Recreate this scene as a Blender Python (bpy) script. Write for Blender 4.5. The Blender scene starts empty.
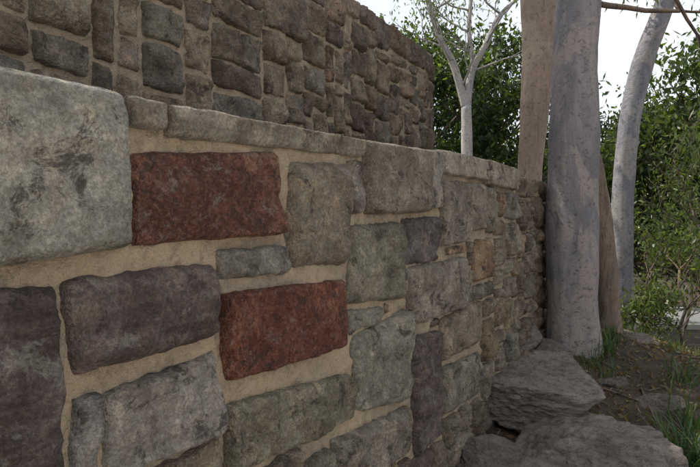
import bpy, math, random
import bmesh
import numpy as np
from mathutils import Vector, noise
rng=random.Random(11); nr=np.random.RandomState(5)
EYE=1.65
A=math.radians(30.26)
D=1.4
U=Vector((math.sin(A),math.cos(A),0)); N=Vector((math.cos(A),-math.sin(A),0))
def W(s,t,z): 
    p=N*(t-D)+U*s; return Vector((p.x,p.y,z+EYE))
def st(x,y): return (x*U.x+y*U.y, x*N.x+y*N.y+D)
def ss(a,b,x):
    x=min(1,max(0,(x-a)/(b-a))); return x*x*(3-2*x)
scene=bpy.context.scene
def link(o,parent=None):
    scene.collection.objects.link(o)
    if parent: o.parent=parent
    return o
def empty(name):
    e=bpy.data.objects.new(name,None); e.empty_display_size=.2; return link(e)
def mesh_obj(name,v,f,mat,parent=None,smooth=True,attrs=None):
    me=bpy.data.meshes.new(name); me.from_pydata([tuple(a) for a in v],[],f)
    if attrs:
        for k,a in attrs.items():
            at=me.color_attributes.new(name=k,type='FLOAT_COLOR',domain='POINT')
            at.data.foreach_set('color',np.asarray(a,dtype=np.float32).ravel())
    me.materials.append(mat)
    if smooth: me.polygons.foreach_set('use_smooth',[True]*len(me.polygons))
    me.update()
    return link(bpy.data.objects.new(name,me),parent)
# ---------- materials
class NT:
    def __init__(s,name):
        s.m=bpy.data.materials.new(name); s.m.use_nodes=True; s.t=s.m.node_tree; s.n=s.t.nodes; s.l=s.t.links
        s.b=s.n['Principled BSDF']; s.b.inputs['Roughness'].default_value=.85
        s.b.inputs['Specular IOR Level'].default_value=.3
        s.tc=s.n.new('ShaderNodeTexCoord').outputs['Object']
    def set(s,inp,v):
        if v is None: return
        if hasattr(v,'is_output'): s.l.new(v,inp)
        else:
            if isinstance(v,tuple) and len(v)==3 and inp.type=='RGBA': v=v+(1,)
            inp.default_value=v
    def noise(s,scale,detail=5,rough=.6,vec=None,dist=0):
        n=s.n.new('ShaderNodeTexNoise'); n.inputs['Scale'].default_value=scale; n.inputs['Detail'].default_value=detail
        n.inputs['Roughness'].default_value=rough; n.inputs['Distortion'].default_value=dist
        s.l.new(vec or s.tc,n.inputs['Vector']); return n.outputs['Fac']
    def ramp(s,f,a,b,c0=0.,c1=1.):
        n=s.n.new('ShaderNodeMapRange'); n.inputs[1].default_value=a;n.inputs[2].default_value=b;n.inputs[3].default_value=c0;n.inputs[4].default_value=c1
        s.l.new(f,n.inputs[0]); return n.outputs[0]
    def mix(s,f,a,b,mode='MIX'):
        n=s.n.new('ShaderNodeMix'); n.data_type='RGBA'; n.blend_type=mode
        s.set(n.inputs[0],f); s.set(n.inputs[6],a); s.set(n.inputs[7],b); return n.outputs[2]
    def math(s,op,a,b=None):
        n=s.n.new('ShaderNodeMath'); n.operation=op; s.set(n.inputs[0],a); s.set(n.inputs[1],b); return n.outputs[0]
    def vmul(s,vec,v):
        n=s.n.new('ShaderNodeVectorMath'); n.operation='MULTIPLY'; s.l.new(vec,n.inputs[0]); n.inputs[1].default_value=v; return n.outputs[0]
    def vadd(s,a,b):
        n=s.n.new('ShaderNodeVectorMath'); n.operation='ADD'; s.l.new(a,n.inputs[0]); s.l.new(b,n.inputs[1]); return n.outputs[0]
    def attr(s,name):
        n=s.n.new('ShaderNodeAttribute'); n.attribute_name=name; return n
    def bump(s,h,dist,strength=1.,prev=None):
        n=s.n.new('ShaderNodeBump'); n.inputs['Strength'].default_value=strength; n.inputs['Distance'].default_value=dist
        s.l.new(h,n.inputs['Height'])
        if prev: s.l.new(prev,n.inputs['Normal'])
        return n.outputs[0]
    def out(s,col,nor=None):
        s.set(s.b.inputs['Base Color'],col)
        if nor: s.l.new(nor,s.b.inputs['Normal'])
        return s.m
def stone_mat():
    m=NT('sandstone')
    c=m.attr('col').outputs['Color']; p=m.attr('prm'); sep=m.n.new('ShaderNodeSeparateColor'); m.l.new(p.outputs['Color'],sep.inputs[0])
    rnd,pit,bed=sep.outputs
    comb=m.n.new('ShaderNodeCombineXYZ')
    r10=m.math('MULTIPLY',rnd,37.); 
    for i in range(3): m.l.new(r10,comb.inputs[i])
    v=m.vadd(m.tc,comb.outputs[0])
    big=m.noise(4.5,5,.65,v,.4); fine=m.noise(85,2,.75,v); med=m.noise(15,6,.8,v)
    x=m.mix(m.ramp(big,.40,.58,.0,.8),c,m.mix(1.,c,(.52,.47,.43),'MULTIPLY'))
    x=m.mix(m.ramp(big,.44,.36,.0,.34),x,(.46,.32,.19))
    x=m.mix(m.ramp(med,.49,.62,0,.85),x,m.mix(1.,x,(1.65,1.56,1.45),'MULTIPLY'))
    b2=m.noise(1.,4,.6,m.vmul(v,(2.5,2.5,34.)),.3)
    x=m.mix(m.math('MULTIPLY',bed,m.ramp(b2,.42,.62)),x,m.mix(1.,x,(.5,.46,.43),'MULTIPLY'))
    dk=m.noise(6,6,.82,m.vmul(m.vadd(v,comb.outputs[0]),(1,1,1.3)),.5)
    x=m.mix(m.ramp(dk,.54,.61,0,.78),x,(.07,.06,.052))
    x=m.mix(m.ramp(dk,.46,.38,0,.42),x,(.48,.475,.41))
    x=m.mix(m.ramp(fine,.40,.60,.0,.65),x,m.mix(1.,x,(.48,.46,.44),'MULTIPLY'))
    pv=m.noise(58,3,.65,v,.8)
    x=m.mix(m.math('MULTIPLY',pit,m.ramp(pv,.56,.64,0,.38)),x,(.40,.25,.17))
    x=m.mix(m.math('MULTIPLY',pit,m.ramp(pv,.46,.40,0,.7)),x,(.08,.035,.023))
    h=m.math('ADD',m.math('MULTIPLY',med,1.6),m.math('MULTIPLY',fine,.35))
    h2=m.math('ADD',h,m.math('MULTIPLY',m.math('MULTIPLY',pit,pv),1.3))
    h3=m.math('ADD',h2,m.math('MULTIPLY',m.math('MULTIPLY',bed,b2),.6))
    return m.out(x,m.bump(h3,.05,1.))
def mortar_mat():
    m=NT('lime_mortar')
    a=m.noise(3,4,.6); f=m.noise(150,2,.7); g=m.noise(22,5,.75)
    x=m.mix(m.ramp(a,.35,.65),(.45,.35,.24),(.35,.28,.20))
    x=m.mix(m.ramp(g,.5,.64,0,.7),x,(.20,.16,.12)); x=m.mix(m.ramp(f,.4,.7,0,.4),x,(.25,.2,.14))
    return m.out(x,m.bump(m.math('ADD',g,m.math('MULTIPLY',f,.4)),.025,1.))
def rock_mat():
    m=NT('weathered_rock')
    a=m.noise(2.2,5,.65,None,.5); g=m.noise(9,6,.8); f=m.noise(50,3,.75); b=m.noise(2.,5,.7,m.vmul(m.tc,(1,1,5)),.5)
    x=m.mix(m.ramp(a,.35,.65),(.32,.27,.245),(.42,.36,.31))
    x=m.mix(m.ramp(g,.5,.60,0,.8),x,(.12,.10,.085)); x=m.mix(m.ramp(a,.56,.6,0,.5),x,(.48,.44,.37))
    x=m.mix(m.ramp(b,.5,.6,0,.5),x,(.16,.12,.09))
    x=m.mix(m.ramp(f,.45,.65,0,.5),x,(.14,.125,.11))
    return m.out(x,m.bump(m.math('ADD',m.math('ADD',g,m.math('MULTIPLY',b,.6)),m.math('MULTIPLY',f,.4)),.08,1.))
def bark_mat(name,c1,c2,spot,streak=.6,dark=(.09,.08,.08),bs=.7):
    m=NT(name)
    a=m.noise(3.2,6,.7,m.vmul(m.tc,(1,1,.4)),.6); st_=m.noise(26,4,.7,m.vmul(m.tc,(1,1,.16)),.5); g=m.noise(2.7,6,.6,m.vmul(m.tc,(1,1,.5)),1.)
    sp=m.noise(19,5,.8,m.vmul(m.tc,(1,1,1.1)),.3)
    x=m.mix(m.ramp(a,.42,.58),c1,c2); x=m.mix(m.ramp(g,.52,.57,0,.8),x,spot)
    x=m.mix(m.ramp(st_,.48,.66,0,streak),x,m.mix(1.,x,(.5,.47,.46),'MULTIPLY'))
    x=m.mix(m.ramp(sp,.55,.63,0,.8),x,dark)
    h=m.math('ADD',m.math('MULTIPLY',st_,streak*.8),m.math('MULTIPLY',sp,-.9))
    m.b.inputs['Roughness'].default_value=.65
    return m.out(x,m.bump(m.math('ADD',h,a),.035,bs))
def leaf_mat(name,tr=.4):
    m=NT(name); c=m.attr('col').outputs['Color']
    m.b.inputs['Roughness'].default_value=.4
    m.set(m.b.inputs['Base Color'],c)
    t=m.n.new('ShaderNodeBsdfTranslucent'); m.l.new(m.mix(1.,c,(1.5,1.7,.5),'MULTIPLY'),t.inputs['Color'])
    mx=m.n.new('ShaderNodeMixShader'); mx.inputs[0].default_value=tr
    m.l.new(m.b.outputs[0],mx.inputs[1]); m.l.new(t.outputs[0],mx.inputs[2]); m.l.new(mx.outputs[0],m.n['Material Output'].inputs[0]); return m.m
def ground_mat():
    m=NT('bush_soil'); a=m.noise(1.5,5,.7); g=m.noise(16,5,.75); f=m.noise(70,2,.7)
    x=m.mix(m.ramp(a,.4,.62),(.07,.052,.038),(.125,.095,.065)); x=m.mix(m.ramp(a,.45,.38,0,.6),x,(.045,.055,.03))
    x=m.mix(m.ramp(g,.52,.66,0,.7),x,(.17,.125,.08)); x=m.mix(m.ramp(f,.5,.65,0,.6),x,(.03,.024,.018))
    return m.out(x,m.bump(m.math('ADD',g,m.math('MULTIPLY',f,.6)),.08,1.))
def plain(name,c,sc=20,v=.3):
    m=NT(name); g=m.noise(sc,4,.7); x=m.mix(m.ramp(g,.35,.65,0,v),c,tuple(a*.5 for a in c)); return m.out(x,m.bump(g,.01,.5))
STONE=stone_mat(); MORT=mortar_mat(); ROCK=rock_mat(); LEAF=leaf_mat('leaf'); GRASS=leaf_mat('grass_blade',.3); SOIL=ground_mat()
GUM=bark_mat('smooth_gum_bark',(.25,.228,.23),(.165,.155,.168),(.30,.255,.23),.3,(.075,.066,.066))
GUM2=bark_mat('pale_gum_bark',(.28,.275,.295),(.20,.195,.22),(.34,.315,.295),.3)
BROWN=bark_mat('split_wood',(.42,.31,.24),(.32,.245,.195),(.45,.36,.28),.5,(.15,.11,.08))
DARKB=bark_mat('rough_bark',(.17,.12,.09),(.10,.08,.065),(.22,.15,.1),.9)
# ---------- stone faces
class Acc:
    def __init__(s): s.v=[];s.f=[];s.c=[];s.p=[]
def stone(acc,org,ud,nd,quad,col,pit=0.,bed=0.,bulge=.04,res=.015,rough=1.,skirt=.12,rc=None,R=None,crisp=1.,flat=False,off=.034):
    TL,TR,BR,BL=quad; col=(col[0]*1.07,col[1]*1.045,col[2]*1.04)
    w=(math.dist(TL,TR)+math.dist(BL,BR))/2; h=(math.dist(TL,BL)+math.dist(TR,BR))/2
    nu=max(7,int(w/res)); nv=max(7,int(h/res)); sd=rng.random()*50; base=len(acc.v)
    if rc is None: rc=rng.uniform(.01,.07)
    asp=min(w,h); b=min(bulge,asp*.25); tx=rng.uniform(-.014,.014); tz=rng.uniform(-.014,.014); rnd=rng.random()
    if R is None: R=rng.uniform(.015,.035)
    R=min(R,asp*.3); lv=rng.uniform(3,6); dm=.08 if flat else .15
    def pt(i,j):
        a=2*i/nu-1; c=2*j/nv-1
        a=math.sin(a*math.pi/2)*.65+a*.35; c=math.sin(c*math.pi/2)*.65+c*.35
        a2=a*(1-rc*abs(c)**8*asp/w); c2=c*(1-rc*abs(a)**8*asp/h)
        fu=(a2+1)/2; fv=(c2+1)/2
        s=(TL[0]*(1-fu)+TR[0]*fu)*(1-fv)+(BL[0]*(1-fu)+BR[0]*fu)*fv
        z=(TL[1]*(1-fu)+TR[1]*fu)*(1-fv)+(BL[1]*(1-fu)+BR[1]*fu)*fv
        q=.006*rough*crisp
        s+=noise.noise((s*7,z*7,sd))*q*1.6+noise.noise((s*28,z*28,sd))*q; z+=noise.noise((s*7,z*7,sd+9))*q*1.6+noise.noise((s*28,z*28,sd+5))*q
        fa=1-min(1,(1-abs(a))*w/2/R); fc=1-min(1,(1-abs(c))*h/2/R)
        prof=math.sqrt(max(0,1-fa*fa))*math.sqrt(max(0,1-fc*fc))
        dome=1-dm*(a*a*.5+c*c*.5)
        n1=noise.noise((s*5,z*6,sd+3)); q=n1*lv; fl=math.floor(q); fr=q-fl; ter=(fl+ss(.40,.60,fr))/lv
        nn=ter*.030+noise.fractal((s*12,z*12,sd),.6,2.1,5)*.015-abs(noise.noise((s*8,z*10,sd+30)))*.014
        if flat: nn*=.6
        d=-.025+(b+off)*prof*dome+prof*max(-.018,nn*rough+tx*a+tz*c)
        return s,z,d
    def put(s,z,d):
        p=org+ud*s+nd*d; acc.v.append((p.x,p.y,z+EYE)); acc.c.append((*col,1)); acc.p.append((rnd,pit,bed,1))
    for j in range(nv+1):
        for i in range(nu+1): put(*pt(i,j))
    W1=nu+1
    for j in range(nv):
        for i in range(nu):
            q=base+j*W1+i; acc.f.append((q,q+W1,q+W1+1,q+1))
    ring=[base+i for i in range(nu+1)]+[base+j*W1+nu for j in range(1,nv+1)]+[base+nv*W1+i for i in range(nu-1,-1,-1)]+[base+j*W1 for j in range(nv-1,0,-1)]
    b2=len(acc.v)
    for r in ring:
        x,y,z=acc.v[r]; acc.v.append((x-nd.x*skirt,y-nd.y*skirt,z)); acc.c.append((*col,1)); acc.p.append((rnd,pit,bed,1))
    L=len(ring)
    for i in range(L):
        j=(i+1)%L; acc.f.append((ring[i],ring[j],b2+j,b2+i))
def fill(s0,s1,z0,z1,heroes,wr,hr,cell=.025,gap=.7,topf=None):
    nx=int((s1-s0)/cell); nz=int((z1-z0)/cell); occ=np.zeros((nx,nz),bool)
    if topf:
        for i in range(nx):
            for j in range(nz):
                if z0+(j+1)*cell>topf(s0+(i+.5)*cell)+cell*.5: occ[i,j]=True
    for q in heroes:
        TL,TR,BR,BL=q; a=max(.001,TR[0]-TL[0]); b=max(.001,BR[0]-BL[0])
        for i in range(nx):
            s=s0+(i+.5)*cell
            if s<min(TL[0],BL[0])-cell*.3 or s>max(TR[0],BR[0])+cell*.3: continue
            f=min(1,max(0,(s-TL[0])/a)); zt=TL[1]*(1-f)+TR[1]*f
            f=min(1,max(0,(s-BL[0])/b)); zb=BL[1]*(1-f)+BR[1]*f
            for j in range(nz):
                z=z0+(j+.5)*cell
                if zb-cell*.3<z<zt+cell*.3: occ[i,j]=True
    out=[]
    for j in range(nz-1,-1,-1):
        i=0
        while i<nx:
            if occ[i,j]: i+=1; continue
            tw=int(rng.uniform(*wr)/cell); th=int(rng.uniform(*hr)/cell)
            if rng.random()<.10: tw=max(5,tw//3)
            if rng.random()<.10: th=max(4,th//2)
            w=0
            while i+w<nx and w<tw and not occ[i+w,j]: w+=1
            r=0
            while i+w+r<nx and r<6 and not occ[i+w+r,j]: r+=1
            if r<6: w+=r
            h=1
            while j-h>=0 and h<th and not occ[i:i+w,j-h].any(): h+=1
            if j-h>=0:
                r=0
                while j-h-r>=0 and r<5 and not occ[i:i+w,j-h-r].any(): r+=1
                if r<5 : h+=r
            occ[i:i+w,j-h+1:j+1]=True
            if w>=3 and h>=3:
                g=cell*gap*.5; xa=s0+i*cell+g; xb=s0+(i+w)*cell-g; zt=z0+(j+1)*cell-g; zb=z0+(j-h+1)*cell+g
                k=lambda:rng.uniform(-.008,.008)
                out.append([(xa+k(),zt+k()),(xb+k(),zt+k()),(xb+k(),zb+k()),(xa+k(),zb+k())])
            i+=w
    return out
PAL=[((.42,.385,.30),4),((.35,.30,.235),3),((.46,.42,.34),3),((.27,.21,.18),2),((.40,.29,.20),2),((.32,.31,.27),2),((.45,.35,.23),2),((.23,.19,.18),1),((.38,.365,.30),3)]
PALU=[((.37,.29,.21),4),((.33,.27,.205),3),((.42,.345,.25),3),((.26,.215,.18),3),((.31,.285,.235),2),((.45,.38,.29),2),((.34,.245,.175),1)]
def pick(pal,g=1.0):
    c=rng.choices([a for a,b in pal],[b for a,b in pal])[0]; f=rng.uniform(.8,1.17)*g; return tuple(min(.8,x*f*rng.uniform(.96,1.04)) for x in c)
# surveyed stones of the near wall: corners in metres (along wall, height from eye level), colour, pitted, bedded, bulge, edge radius
HW=[
([(.50,.354),(1.121,.354),(1.131,-.084),(.50,-.140)],(.45,.46,.40),0,0,.05,.035),
([(1.128,.350),(1.280,.350),(1.280,.260),(1.134,.253)],(.45,.39,.31),0,0,.035,.012),
([(1.284,.348),(2.504,.378),(2.504,.287),(1.288,.242)],(.50,.46,.375),0,.5,.045,.012),
([(1.148,.190),(1.814,.254),(1.851,-.065),(1.155,-.082)],(.27,.125,.085),1,0,.035,.02),
([(1.889,.222),(2.372,.253),(2.381,-.212),(1.916,-.205)],(.35,.30,.23),0,.1,.055,.06),
([(2.390,.272),(2.514,.278),(2.524,.024),(2.400,.014)],(.36,.34,.30),0,0,.02,.015),
([(2.514,.374),(3.262,.405),(3.262,.029),(2.524,.014)],(.40,.37,.295),0,.2,.045,.025),
([(1.504,-.104),(1.889,-.105),(1.889,-.218),(1.514,-.211)],(.36,.36,.315),0,0,.03,.018),
([(.942,-.149),(1.495,-.146),(1.504,-.394),(.965,-.410)],(.22,.172,.17),0,.5,.05,.045),
([(.50,-.166),(.937,-.164),(.951,-.667),(.50,-.720)],(.205,.172,.17),0,.7,.04,.03),
([(1.524,-.249),(2.337,-.272),(2.363,-.591),(1.538,-.559)],(.31,.12,.075),1,0,.04,.02),
([(2.372,-.032),(2.936,-.016),(2.923,-.441),(2.354,-.397)],(.315,.31,.24),0,0,.05,.04),
([(2.948,0),(3.431,.018),(3.431,-.269),(2.961,-.261)],(.23,.215,.22),0,.2,.03,None),
([(3.262,.405),(3.496,.416),(3.496,.062),(3.262,.047)],(.46,.44,.375),0,0,.03,.015),
([(3.513,.430),(4.395,.443),(4.395,.278),(3.513,.268)],(.50,.47,.39),0,0,.04,.012),
([(3.496,.242),(4.014,.250),(4.014,-.153),(3.480,-.186)],(.39,.365,.305),0,0,.04,None),
([(2.974,-.273),(3.874,-.257),(3.893,-.603),(3.025,-.603)],(.43,.40,.335),0,.2,.05,None),
([(2.363,-.421),(2.690,-.439),(2.679,-.518),(2.381,-.543)],(.34,.34,.285),0,0,.02,.015),
([(2.381,-.552),(3.012,-.485),(3.025,-1.007),(2.427,-.915)],(.42,.42,.35),0,.2,.045,None),
([(1.063,-.471),(1.509,-.439),(1.529,-.723),(1.069,-.722)],(.46,.44,.395),0,.3,.035,.025),
([(.970,-.463),(1.053,-.463),(1.060,-.724),(.973,-.721)],(.30,.305,.30),0,0,.02,.012),
([(1.534,-.629),(2.390,-.706),(2.418,-.936),(1.553,-.873)],(.37,.355,.26),0,.3,.045,None),
([(2.218,-.970),(3.012,-1.025),(3.025,-1.300),(2.259,-1.204)],(.39,.365,.30),0,.2,.05,None),
([(3.038,-.644),(3.480,-.693),(3.513,-1.340),(3.106,-1.350)],(.23,.195,.19),0,.5,.04,None),
([(3.480,-.619),(4.300,-.597),(4.300,-.906),(3.496,-.900)],(.43,.36,.27),0,0,.04,None),
([(3.513,-.929),(4.231,-.952),(4.231,-1.279),(3.513,-1.240)],(.36,.35,.285),0,0,.05,None),
([(4.02,.250),(4.371,.258),(4.371,-.082),(4.014,-.104)],(.39,.36,.295),0,0,.04,None),
([(4.099,-.156),(4.569,-.140),(4.569,-.457),(4.099,-.460)],(.46,.33,.20),0,0,.03,None),
([(4.395,.443),(5.268,.429),(5.235,.235),(4.395,.248)],(.49,.45,.365),0,0,.04,.012),
]
BLANK=[[(1.138,.245),(1.280,.255),(2.400,.282),(1.141,.194)],[(1.10,-.09),(1.52,-.08),(1.52,-.140),(1.063,-.146)],[(1.525,-.565),(2.36,-.6),(2.36,-.70),(1.53,-.625)],[(1.83,.26),(1.88,.26),(1.9,-.2),(1.86,-.2)]]
S_END=6.5
def zt(s): return .352+.085*ss(1.2,4.6,s)-(.05 if s>5.3 else 0)
front=empty('stone_retaining_wall')
acc=Acc(); org=-D*N
for w,c,p,b,bu,R in HW:
    near=w[0][0]<2.6; top=w[0][1]>.34
    stone(acc,org,U,N,w,c,p,b,bu+(.014 if top else 0),res=.010 if near else .016,R=R,rc=.02 if p else (.005 if top else None),crisp=.6 if p else (.45 if top else 1.),flat=top)
heroq=[h[0] for h in HW]+BLANK
for q in fill(-3,S_END,-2.0,.45,heroq,(.24,.62),(.15,.34),topf=zt):
    far=q[0][0]>5.2
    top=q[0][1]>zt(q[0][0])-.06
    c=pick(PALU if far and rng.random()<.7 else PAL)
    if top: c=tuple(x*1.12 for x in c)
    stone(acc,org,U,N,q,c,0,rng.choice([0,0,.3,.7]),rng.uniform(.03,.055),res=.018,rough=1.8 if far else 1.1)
oe=org+U*S_END
for q in fill(0.03,.55,-1.6,.38,[],(.2,.4),(.14,.3)):
    stone(acc,oe,-N,U,q,pick(PALU),0,0,.05,res=.03,rough=1.6)
mesh_obj('stones',acc.v,acc.f,STONE,front,True,{'col':acc.c,'prm':acc.p})
def core(name,org,ud,nd,s0,s1,z0,zf,th,res,mat,parent):
    v=[];f=[]; nx=int((s1-s0)/res); nz=int((zf(s0)-z0)/res)
    def P(s,z,d): p=org+ud*s+nd*d; v.append((p.x,p.y,z+EYE))
    for j in range(nz+1):
        for i in range(nx+1):
            s=s0+(s1-s0)*i/nx; z=z0+(zf(s)-z0)*j/nz
            P(s,z,noise.noise((s*6,z*6,3))*.016+noise.noise((s*25,z*25,7))*.010+.0)
    for j in range(nz):
        for i in range(nx):
            a=j*(nx+1)+i; f.append((a,a+1,a+nx+2,a+nx+1))
    bt=len(v)
    for i in range(nx+1):
        s=s0+(s1-s0)*i/nx; P(s,zf(s),-th); P(s,z0,-th)
    for i in range(nx):
        a=nz*(nx+1)+i; f.append((a,a+1,bt+2*i+2,bt+2*i)); f.append((bt+2*i,bt+2*i+2,bt+2*i+3,bt+2*i+1))
    f.append(tuple(j*(nx+1)+nx for j in range(nz+1))+(bt+2*nx,bt+2*nx+1))
    f.append(tuple(j*(nx+1) for j in range(nz+1))+(bt,bt+1))
    return mesh_obj(name,v,f,mat,parent,False)
core('mortar',org,U,N,-3,S_END,-2.0,lambda s:zt(s)-.015,.45,.015,MORT,front)
# upper wall
A2=math.radians(27.3); D2=2.3
U2=Vector((math.sin(A2),math.cos(A2),0)); N2=Vector((math.cos(A2),-math.sin(A2),0)); org2=-D2*N2
upper=empty('stone_upper_wall'); acc=Acc(); E2=6.5; ZU=1.86
for q in fill(-3,E2,.1,ZU,[],(.24,.55),(.18,.34),gap=.7):
    stone(acc,org2,U2,N2,q,pick(PALU,1.05),0,rng.choice([0,0,.4]),rng.uniform(.03,.05),res=.022,rough=1.4,rc=.02,off=.028)
for q in fill(0.03,.5,-1.,ZU,[],(.2,.4),(.14,.3)):
    stone(acc,org2+U2*E2,-N2,U2,q,pick(PALU),0,0,.04,res=.03,rough=1.2)
mesh_obj('stones',acc.v,acc.f,STONE,upper,True,{'col':acc.c,'prm':acc.p})
core('mortar',org2,U2,N2,-3,E2,-1.,lambda s:ZU-.015,.5,.03,MORT,upper)
# ---------- terrain
def H0(s,t):
    base=-1.68+.6*ss(3.6,6.9,s)
    tt=max(0,t); base-= .26*min(tt,2.5)*ss(3.5,5.5,s)+.10*max(0,tt-2.5)*ss(0,5,s)
    base-= .19*max(0,min(s,26)-7.2)
    base=max(base,-4.0) 
    if t<-.1:
        back=.24-4.1*ss(6.6,20,s)
        wid=.25+max(0,min(s-6.45,4))*.8
        k=ss(.12,.12+wid,-t); base=base*(1-k)+back*k
    dist=math.hypot(s,t)
    if dist<21: base+=noise.fractal((s*1.3,t*1.3,1),.8,2,4)*.05+noise.noise((s*.5,t*.5,4))*.06*ss(7,10,s)
    return base
def axis(segs):
    o=[]
    for a,b,st_ in segs:
        n=max(1,int(round((b-a)/st_))); o+= [a+(b-a)*i/n for i in range(n)]
    o.append(segs[-1][1]); return o
sa=axis([(-600,-60,90),(-60,-6,6),(-6,3,.5),(3,9,.07),(9,16,.25),(16,40,1),(40,100,6),(100,900,100)])
ta=axis([(-600,-60,90),(-60,-6,6),(-6,-1,.5),(-1,3.5,.07),(3.5,10,.4),(10,40,2),(40,700,80)])
v=[W(s,t,H0(s,t)) for t in ta for s in sa]; n=len(sa)
f=[(j*n+i,(j+1)*n+i,(j+1)*n+i+1,j*n+i+1)[::-1] for j in range(len(ta)-1) for i in range(n-1)]
mesh_obj('ground',v,f,SOIL)
gs=axis([(-14,-6,2),(-6,3.4,.4)]); gt=axis([(.55,3.5,.2),(3.5,18,.6)]); n=len(gs)
v=[W(s,t,H0(s,t)+.03) for t in gt for s in gs]
f=[(j*n+i,j*n+i+1,(j+1)*n+i+1,(j+1)*n+i) for j in range(len(gt)-1) for i in range(n-1)]
mesh_obj('bounce_ground',v,f,plain('bounce_pale',(.66,.60,.51),60,.2))  # added pale sheet, out of view, bouncing sunlight onto the near wall
# ---------- rocks
def R(name,x,y,zrel,size,seed,rot=0,tilt=(0,0),npl=16,flat=.6,rg_=1.):
    r=random.Random(seed)
    bm=bmesh.new(); bmesh.ops.create_icosphere(bm,subdivisions=6 if y<5.6 else 5,radius=1)
    pl=[(Vector((r.gauss(0,1),r.gauss(0,1),r.gauss(0,1))).normalized(),r.uniform(.62,.9)) for _ in range(npl)]
    pl+=[(Vector((r.uniform(-.2,.2),r.uniform(-.2,.2),1)).normalized(),flat)]
    for q in bm.verts:
        d=q.co.normalized(); RR=1.
        for nn,dd in pl:
            k=d.dot(nn)
            if k>.05: RR=min(RR,dd/k)
        n1=noise.noise((d.x*2.5+seed,d.y*2.5,d.z*2.5))*4; fl=math.floor(n1); n1=(fl+ss(.35,.65,n1-fl))/4
        RR+=rg_*(n1*.06+noise.fractal((d.x*1.7+seed,d.y*1.7,d.z*1.7),.8,2,3)*.04)+noise.fractal((d.x*8+seed,d.y*8,d.z*9),.65,2.2,4)*.03
        q.co=d*RR
    me=bpy.data.meshes.new(name); bm.to_mesh(me); bm.free(); me.materials.append(ROCK)
    me.polygons.foreach_set('use_smooth',[True]*len(me.polygons))
    o=bpy.data.objects.new(name,me); o.location=(x,y,zrel+EYE); o.scale=size; o.rotation_euler=(tilt[0],tilt[1],rot); return link(o)
def gz(x,y): s,t=st(x,y); return H0(s,t)
R('sandstone_slab',1.46,4.95,-1.34,(.68,.84,.25),3,-.5,(.10,-.02),14,.42,.5)
R('sandstone_slab',1.42,5.75,-1.13,(.42,.5,.26),8,-.6,(0,0),14,.5,.6)
R('boulder',1.66,4.0,-1.73,(.74,.52,.52),6,.4,(.08,.14),11,.62,.6)
R('boulder',.95,3.85,-1.62,(.36,.42,.2),9,.3,(0,.1),12,.5,.6)
R('boulder',3.0,6.5,-1.42,(.42,.36,.26),12,.3)
R('boulder',2.62,5.1,-1.60,(.27,.22,.16),15,.8)
R('boulder',2.35,5.35,-1.50,(.2,.17,.12),18,.8)
R('boulder',2.72,4.45,-1.75,(.3,.2,.17),17,.2)
R('boulder',1.9,6.6,-.6,(.22,.3,.55),21,.4)
R('boulder',2.1,6.95,-.2,(.25,.3,.3),22,.9)
R('boulder',3.5,7.4,-1.6,(.4,.3,.25),25,.9)
R('boulder',1.85,5.6,-1.25,(.2,.22,.16),27,.9)
# ---------- tubes & trees
def tube(acc,pts,rad,seg=10,lump=0.,seed=0,flat=1.):
    v,f=acc; base=len(v); pts=[Vector(p) for p in pts]; m=len(pts)
    ref=Vector((1,0,0))
    for i,p in enumerate(pts):
        d=(pts[min(i+1,m-1)]-pts[max(i-1,0)]).normalized()
        a=(ref-d*ref.dot(d)); 
        if a.length<.05: a=Vector((0,1,0))-d*d.y
        a.normalize(); b=d.cross(a)
        for k in range(seg):
            th=2*math.pi*k/seg; r=rad[i]
            if lump: r*=1+lump*noise.noise((math.cos(th)*1.3+seed,math.sin(th)*1.3,p.z*1.1))*1.3+lump*.35*noise.noise((math.cos(th)*4+seed,math.sin(th)*4,p.z*4))
            v.append(p+a*math.cos(th)*r+b*math.sin(th)*r*flat)
    for i in range(m-1):
        for k in range(seg):
            q=base+i*seg; k2=(k+1)%seg; f.append((q+k,q+k2,q+seg+k2,q+seg+k))
    f.append(tuple(base+k for k in range(seg))[::-1]); f.append(tuple(base+(m-1)*seg+k for k in range(seg)))
def smooth_path(pts,rad,n):
    pts=[Vector(p) for p in pts]; o=[];r=[]
    m=len(pts)
    for i in range(m-1):
        p0=pts[max(i-1,0)];p1=pts[i];p2=pts[i+1];p3=pts[min(i+2,m-1)]
        for k in range(n):
            t=k/n; o.append(.5*((2*p1)+(p2-p0)*t+(2*p0-5*p1+4*p2-p3)*t*t+(3*p1-p0-3*p2+p3)*t**3)); r.append(rad[i]*(1-t)+rad[i+1]*t)
    o.append(pts[-1]); r.append(rad[-1]); return o,r
def grow(acc,p,d,L,r,lev,tips,rg,spread=.6,up=.15,kids=(2,3)):
    pts=[p];rad=[r]; n=5; dd=d.copy()
    for i in range(n):
        dd=(dd+Vector((rg.gauss(0,.14),rg.gauss(0,.14),rg.gauss(0,.1)+up*.3))).normalized()
        p=p+dd*L/n; pts.append(p); rad.append(r*(1-.4*(i+1)/n))
    tube(acc,pts,rad,max(5,8 if r>.04 else 5))
    if lev<=1: tips.append(pts[3])
    if lev==0: tips.append(p); return
    for k in range(rg.randint(*kids)):
        a=Vector((rg.gauss(0,1),rg.gauss(0,1),rg.gauss(0,.7))); a=(a-dd*a.dot(dd)).normalized()
        nd=(dd+a*spread*rg.uniform(.6,1.4)+Vector((0,0,up))).normalized()
        q=pts[rg.choice([3,4,5])] if k else p
        grow(acc,q,nd,L*rg.uniform(.6,.82),r*.55,lev-1,tips,rg,spread,up,kids)
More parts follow.
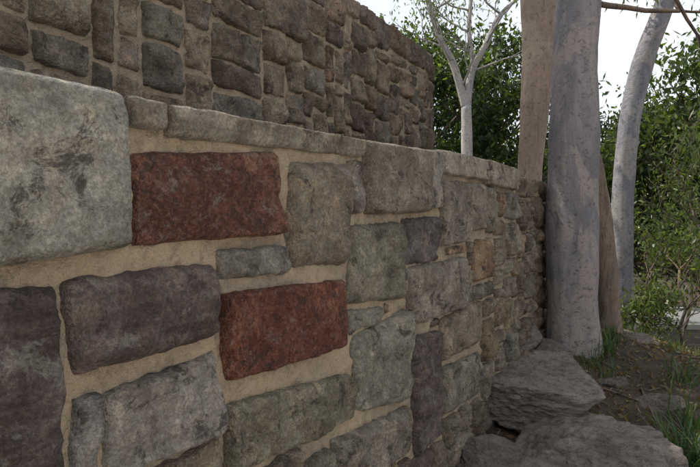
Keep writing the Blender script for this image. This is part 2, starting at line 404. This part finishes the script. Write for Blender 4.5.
def leaves(name,centers,per,spread,L,wd,cols,parent,droop=.5,mat=None):
    C=np.array([[c[0],c[1],c[2]] for c in centers],float); K=len(C)
    idx=np.repeat(np.arange(K),per); M=len(idx)
    off=nr.normal(size=(M,3))*np.array(spread)
    P=C[idx]+off
    ax=nr.normal(size=(M,3)); ax[:,2]-=droop*2; ax/=np.linalg.norm(ax,axis=1)[:,None]
    sd=np.cross(ax,nr.normal(size=(M,3))); sd/=np.linalg.norm(sd,axis=1)[:,None]
    l=L*nr.uniform(.6,1.3,(M,1))/2; w=wd*nr.uniform(.7,1.3,(M,1))/2
    V=np.stack([P-ax*l,P+sd*w-ax*l*.1,P+ax*l,P-sd*w-ax*l*.1],1).reshape(-1,3)
    cc=np.array(cols,float); cl=nr.uniform(.6,1.35,(K,1))
    ci=cc[nr.randint(0,len(cc),M)]*cl[idx]*nr.uniform(.75,1.25,(M,1))
    ci=np.repeat(np.concatenate([ci,np.ones((M,1))],1),4,0)
    me=bpy.data.meshes.new(name); me.vertices.add(M*4); me.vertices.foreach_set('co',V.ravel().astype(np.float32))
    me.loops.add(M*4); me.loops.foreach_set('vertex_index',np.arange(M*4,dtype=np.int32))
    me.polygons.add(M); me.polygons.foreach_set('loop_start',np.arange(0,M*4,4,dtype=np.int32)); me.polygons.foreach_set('loop_total',np.full(M,4,dtype=np.int32))
    me.update(calc_edges=True)
    at=me.color_attributes.new(name='col',type='FLOAT_COLOR',domain='POINT'); at.data.foreach_set('color',ci.astype(np.float32).ravel())
    me.materials.append(mat or LEAF); return link(bpy.data.objects.new(name,me),parent)
GREEN=[(.07,.10,.033),(.10,.13,.04),(.055,.075,.03),(.12,.14,.05)]
DARKG=[(.035,.055,.022),(.05,.07,.028),(.03,.045,.02)]
def V3(x,y,z): return Vector((x,y,z+EYE))
T=empty('gum_tree'); acc=([],[])
pts,rad=smooth_path([V3(2.19,5.9,-1.6),V3(2.19,5.9,-1.3),V3(2.18,5.9,-.8),V3(2.19,5.9,.3),V3(2.22,5.92,1.3),V3(2.27,5.95,2.3),V3(2.3,6.0,4.),V3(2.2,6.1,6.0)],[.35,.275,.245,.232,.225,.215,.2,.16],14)
tube(acc,pts,rad,64,.12,2)
tips=[]; rg=random.Random(4)
for k in range(5):
    a=k*1.3+.4; grow(acc,pts[-1-k*5],Vector((math.cos(a),math.sin(a),.7)).normalized(),1.9,.09,3,tips,rg,.6,.1)
mesh_obj('trunk',acc[0],acc[1],GUM,T)
leaves('foliage',tips,36,(.28,.28,.3),.14,.035,GREEN,T,.8)
acc=([],[]); tips=[]
grow(acc,V3(2.4,6,2.15),Vector((.9,.25,-.02)).normalized(),1.5,.035,3,tips,random.Random(8),.5,.05)
grow(acc,V3(2.4,6,2.6),Vector((.9,.35,.1)).normalized(),1.8,.04,3,tips,random.Random(9),.5,.0)
grow(acc,V3(3.2,6.3,2.55),Vector((.8,.35,-.25)).normalized(),1.1,.025,3,tips,random.Random(10),.6,-.2)
mesh_obj('low_branch',acc[0],acc[1],DARKB,T); leaves('low_foliage',tips,18,(.12,.12,.14),.13,.024,GREEN,T,1.)
T=empty('gum_tree'); acc=([],[])
pts,rad=smooth_path([V3(4.08,9,-2.1),V3(4.08,9,-1.7),V3(4.08,9,-.6),V3(4.1,9,.4),V3(4.2,9,1.5),V3(4.42,9,2.4),V3(4.75,9,3.3),V3(5.2,9.1,5.),V3(5.5,9.2,7)],[.24,.19,.155,.15,.15,.145,.14,.12,.09],8)
tube(acc,pts,rad,28,.12,6); tips=[]
grow(acc,V3(4.75,9,3.2),Vector((-.6,.1,.8)).normalized(),1.6,.07,3,tips,random.Random(3))
for k in range(4):
    a=k*1.6; grow(acc,pts[-1-k*4],Vector((math.cos(a),math.sin(a),.6)).normalized(),1.7,.07,3,tips,random.Random(30+k))
mesh_obj('trunk',acc[0],acc[1],GUM2,T); leaves('foliage',tips,30,(.28,.28,.3),.14,.04,GREEN,T,.8)
acc=([],[]); pts,rad=smooth_path([V3(1.96,6.85,-1.2),V3(2.0,6.85,-.3),V3(2.05,6.85,.5),V3(2.13,6.85,1.5),V3(2.16,6.88,2.6),V3(2.18,6.9,3.3)],[.2,.15,.14,.175,.21,.14],10)
tube(acc,pts,rad,28,.12,9,.45); mesh_obj('split_tree_trunk',acc[0],acc[1],BROWN)
acc=([],[]); pts,rad=smooth_path([V3(2.86,6.6,-1.6),V3(2.84,6.6,-1.2),V3(2.8,6.6,-.5),V3(2.76,6.6,.2),V3(2.72,6.6,.7)],[.24,.17,.13,.1,.04],10)
tube(acc,pts,rad,24,.3,12,.8); mesh_obj('tree_stump',acc[0],acc[1],bark_mat('dead_bark',(.24,.17,.12),(.17,.13,.1),(.26,.21,.16),.9))
T=empty('gum_tree'); acc=([],[]); tips=[]
def limb(P,r,n=6): 
    a,b=smooth_path([V3(*p) for p in P],r,n); tube(acc,a,b,10,.08,3); return a
limb([(3.2,16,-3.2),(3.15,16,0),(3.12,16,1.8),(3.1,16,3.0)],[.24,.17,.15,.13])
l1=limb([(3.1,16,2.9),(2.75,16,4.1),(2.35,16,4.9),(2.0,16.1,6.2),(1.8,16,7.5)],[.12,.1,.08,.06,.03])
l2=limb([(3.1,16,2.9),(3.25,16,3.9),(3.6,15.9,4.6),(4.0,15.9,5.4),(4.8,16,6.1)],[.12,.09,.08,.06,.03])
l3=limb([(3.3,16,4.0),(3.2,16.1,5.0),(3.3,16.2,6.2),(3.5,16.2,7.6)],[.08,.06,.05,.02])
rg=random.Random(77)
for l in (l1,l2,l3):
    for k in range(3,len(l),3):
        a=rg.uniform(0,6.28); grow(acc,l[k],Vector((math.cos(a),math.sin(a)*.5,.5)).normalized(),.9,.035,2,tips,rg,.6,.1,(2,2))
mesh_obj('trunk',acc[0],acc[1],bark_mat('white_gum_bark',(.48,.45,.43),(.36,.34,.34),(.52,.47,.42),.3),T); leaves('foliage',tips,10,(.25,.25,.25),.16,.04,GREEN,T,.8)
def bgtree(name,x,y,top,sd,cols,spread=.5,per=60,L=.22,wd=.09,r=.16,cs=.4,lev=4,bark=None,zb=None):
    T=empty(name); acc=([],[]); tips=[]; rg=random.Random(sd)
    z0=(gz(x,y) if zb is None else zb)-.2; h=top-z0
    tr=[V3(x,y,z0)]; p=tr[0]
    for i in range(5): p=p+Vector((rg.gauss(0,.1),rg.gauss(0,.1),h*.13)); tr.append(p)
    tube(acc,tr,[r*(1-.09*i) for i in range(6)],10,.1,sd)
    for i,q in enumerate(tr[2:]):
        for k in range(2):
            a=rg.uniform(0,6.28); grow(acc,q,Vector((math.cos(a),math.sin(a),.5+.25*i)).normalized(),h*.17,r*.45,lev-1,tips,rg,spread,.12)
    mesh_obj('trunk',acc[0],acc[1],bark or DARKB,T); leaves('foliage',tips,per,(cs,cs,cs*.8),L,wd,cols,T,.4)
i=0
for x,y,top in [(2.6,21,5.9),(4.6,20,5.8),(6.0,23,5.6),(0.6,23,6.5)]:
    bgtree('added_shade_tree',x,y,top,100+i,DARKG+GREEN[:2],per=26,L=.25,wd=.1,cs=.31); i+=1
for x,y,top in [(8.3,17,2.8),(10.5,16,5.2),(9.4,21,3.6),(14,19.5,6),(6.6,15,1.6),(12,27,5),(16,24,7),(8.2,13,3.0)]:
    bgtree('added_shade_tree',x,y,top,120+i,GREEN+DARKG,per=26,L=.2,wd=.08,cs=.29); i+=1
bgtree('added_shade_tree',-1.2,8.6,9.2,185,GREEN,per=15,L=.2,wd=.08,cs=.26,zb=.2,bark=GUM2)  # added tree, hidden by the upper wall, to shade the main gum trunk
for x,y,top in [(5.0,8.6,.9),(4.6,8.1,.0),(5.3,9.6,1.5),(6.2,10.5,1.2),(5.6,11.5,.2),(4.1,8.0,-.9)]:
    bgtree('sapling',x,y,top,150+i,GREEN,per=8,L=.09,wd=.03,r=.03,cs=.12,lev=3); i+=1
cs=[]
for k in range(700):
    y=nr.uniform(38,75); x=nr.uniform(-30,75); top=nr.uniform(2,6); 
    for q in range(3): cs.append((x+nr.normal()*1.2,y+nr.normal(),EYE+nr.uniform(-3.5,top)))
leaves('distant_trees',cs,16,(1.3,1.3,1.),.9,.5,[(.07,.095,.045),(.09,.11,.055),(.06,.075,.045)],None,.1)
# ---------- road
def strip(name,pts,w,z,mat,parent=None,h=0):
    v=[];f=[]
    for x,y in pts: v+= [(x,y-w/2,z+EYE),(x,y+w/2,z+EYE)]
    n=len(pts)
    for i in range(n-1): f.append((2*i,2*i+2,2*i+3,2*i+1))
    if h:
        b=len(v); v+=[(a,b_,c-h) for a,b_,c in v]
        for i in range(n-1): f.append((2*i,b+2*i,b+2*i+2,2*i+2)); f.append((2*i+1,2*i+3,b+2*i+3,b+2*i+1))
    return mesh_obj(name,v,f,mat,parent,False)
road=empty('road'); xs=list(range(6,60,2))
ry=lambda x:24-.12*(x-10)
strip('asphalt',[(x,ry(x)) for x in xs],4,-3.93,plain('asphalt',(.2,.2,.2)),road)
strip('kerb',[(x,ry(x)-2.12) for x in xs],.2,-3.82,plain('concrete',(.4,.39,.36)),road,.3)
strip('far_kerb',[(x,ry(x)+2.12) for x in xs],.2,-3.82,plain('concrete2',(.4,.39,.36)),road,.3)
# ---------- grass & litter
def blades(name,tufts,cols):
    v=[];f=[];c=[]
    for (x,y,n,L,w) in tufts:
        for k in range(n):
            a=rng.uniform(0,6.28); lean=rng.uniform(.15,1.0); l=L*rng.uniform(.5,1.2); bx=x+rng.gauss(0,.03+L*.1); by=y+rng.gauss(0,.03+L*.1); bz=gz(bx,by)-.01
            col=rng.choice(cols); g=rng.uniform(.7,1.3); col=tuple(q*g for q in col); ph=a+1.57; b=len(v); m=6
            for i in range(m+1):
                t=i/m; rr=l*lean*t*(.5+.5*t); zz=l*(t-.55*lean*t*t); ww=w*(1-t**2*.95)/2
                cx=bx+math.cos(a)*rr; cy=by+math.sin(a)*rr
                v.append((cx+math.cos(ph)*ww,cy+math.sin(ph)*ww,bz+zz+EYE)); v.append((cx-math.cos(ph)*ww,cy-math.sin(ph)*ww,bz+zz+EYE)); c+=[(*col,1)]*2
            for i in range(m): f.append((b+2*i,b+2*i+1,b+2*i+3,b+2*i+2))
    mesh_obj(name,v,f,GRASS,None,True,{'col':c})
GC=[(.06,.11,.03),(.07,.12,.035),(.045,.075,.022),(.12,.12,.055)]
tf=[]
for k in range(260):
    s=rng.uniform(4.2,9.5); t=rng.uniform(.45,2.8); p=W(s,t,0)
    if noise.noise((p.x*1.6,p.y*1.6,2))<.08: continue
    tf.append((p.x,p.y,rng.randint(8,24),rng.uniform(.08,.25),.006))
blades('grass',tf,GC)
blades('mat_rush',[(2.55,4.45,45,.42,.013),(2.7,4.75,30,.45,.013),(2.3,4.15,55,.45,.014),(2.5,4.1,45,.45,.014),(3.0,5.4,30,.4,.012),(2.3,5.75,60,.24,.010),(2.5,5.85,60,.25,.010),(2.7,6.1,40,.25,.01),(2.05,5.3,40,.2,.009)],[(.035,.07,.022),(.05,.09,.03),(.07,.11,.035)])
cs=[]
for k in range(6000):
    s=rng.uniform(3.5,9.5); t=rng.uniform(.05,3); p=W(s,t,H0(s,t)+.012); cs.append(p)
leaves('leaf_litter',cs,1,(.01,.01,.004),.07,.02,[(.16,.10,.06),(.11,.07,.045),(.22,.165,.11)],None,0)
acc=([],[]); rg=random.Random(60)
for k in range(60):
    s=rg.uniform(4.6,9); t=rg.uniform(.4,2.6); a=rg.uniform(0,3.1); l=rg.uniform(.15,.6); P=[]
    for q in range(4):
        s2=s+math.cos(a)*l*q/3+rg.gauss(0,.012); t2=t+math.sin(a)*l*q/3+rg.gauss(0,.012); P.append(W(s2,t2,H0(s2,t2)+.015))
    r=rg.uniform(.003,.01); tube(acc,P,[r,r*.9,r*.7,r*.4],5)
mesh_obj('fallen_twigs',acc[0],acc[1],DARKB)
# ---------- light
el=math.radians(57); hx,hy=-.90,.43
S=Vector((hx*math.cos(el),hy*math.cos(el),math.sin(el))).normalized()
sun=bpy.data.lights.new('sun','SUN'); sun.energy=5; sun.angle=math.radians(.5); sun.color=(1,.94,.86)
so=link(bpy.data.objects.new('sun',sun)); so.rotation_euler=S.to_track_quat('Z','Y').to_euler(); so.location=(0,0,20)
w=bpy.data.worlds.new('World'); scene.world=w; w.use_nodes=True; nt=w.node_tree
sk=nt.nodes.new('ShaderNodeTexSky'); sk.sky_type='NISHITA'; sk.sun_disc=False; sk.sun_elevation=el; sk.sun_rotation=math.atan2(hx,hy); sk.dust_density=3; sk.air_density=1.; sk.ozone_density=1
tc=nt.nodes.new('ShaderNodeTexCoord'); nz=nt.nodes.new('ShaderNodeTexNoise'); nz.inputs['Scale'].default_value=2.2; nz.inputs['Detail'].default_value=5; nz.inputs['Distortion'].default_value=.6
nt.links.new(tc.outputs['Generated'],nz.inputs['Vector'])
mr=nt.nodes.new('ShaderNodeMapRange'); mr.inputs[1].default_value=.34; mr.inputs[2].default_value=.62; mr.inputs[3].default_value=.45; mr.inputs[4].default_value=.97; nt.links.new(nz.outputs['Fac'],mr.inputs[0])
mx=nt.nodes.new('ShaderNodeMix'); mx.data_type='RGBA'; mx.inputs[7].default_value=(7.9,8.15,8.5,1)
nt.links.new(mr.outputs[0],mx.inputs[0]); nt.links.new(sk.outputs[0],mx.inputs[6])
nt.links.new(mx.outputs[2],nt.nodes['Background'].inputs[0]); nt.nodes['Background'].inputs[1].default_value=.15
cam=bpy.data.cameras.new('camera'); co=link(bpy.data.objects.new('camera',cam)); co.location=(0,0,EYE); co.rotation_euler=(math.pi/2,0,0)
cam.sensor_width=36; cam.lens=36*600/700; cam.shift_y=-15.5/700; cam.clip_end=2000; cam.clip_start=.05
scene.camera=co
scene.view_settings.view_transform='Standard'; scene.view_settings.look='None'; scene.view_settings.exposure=0
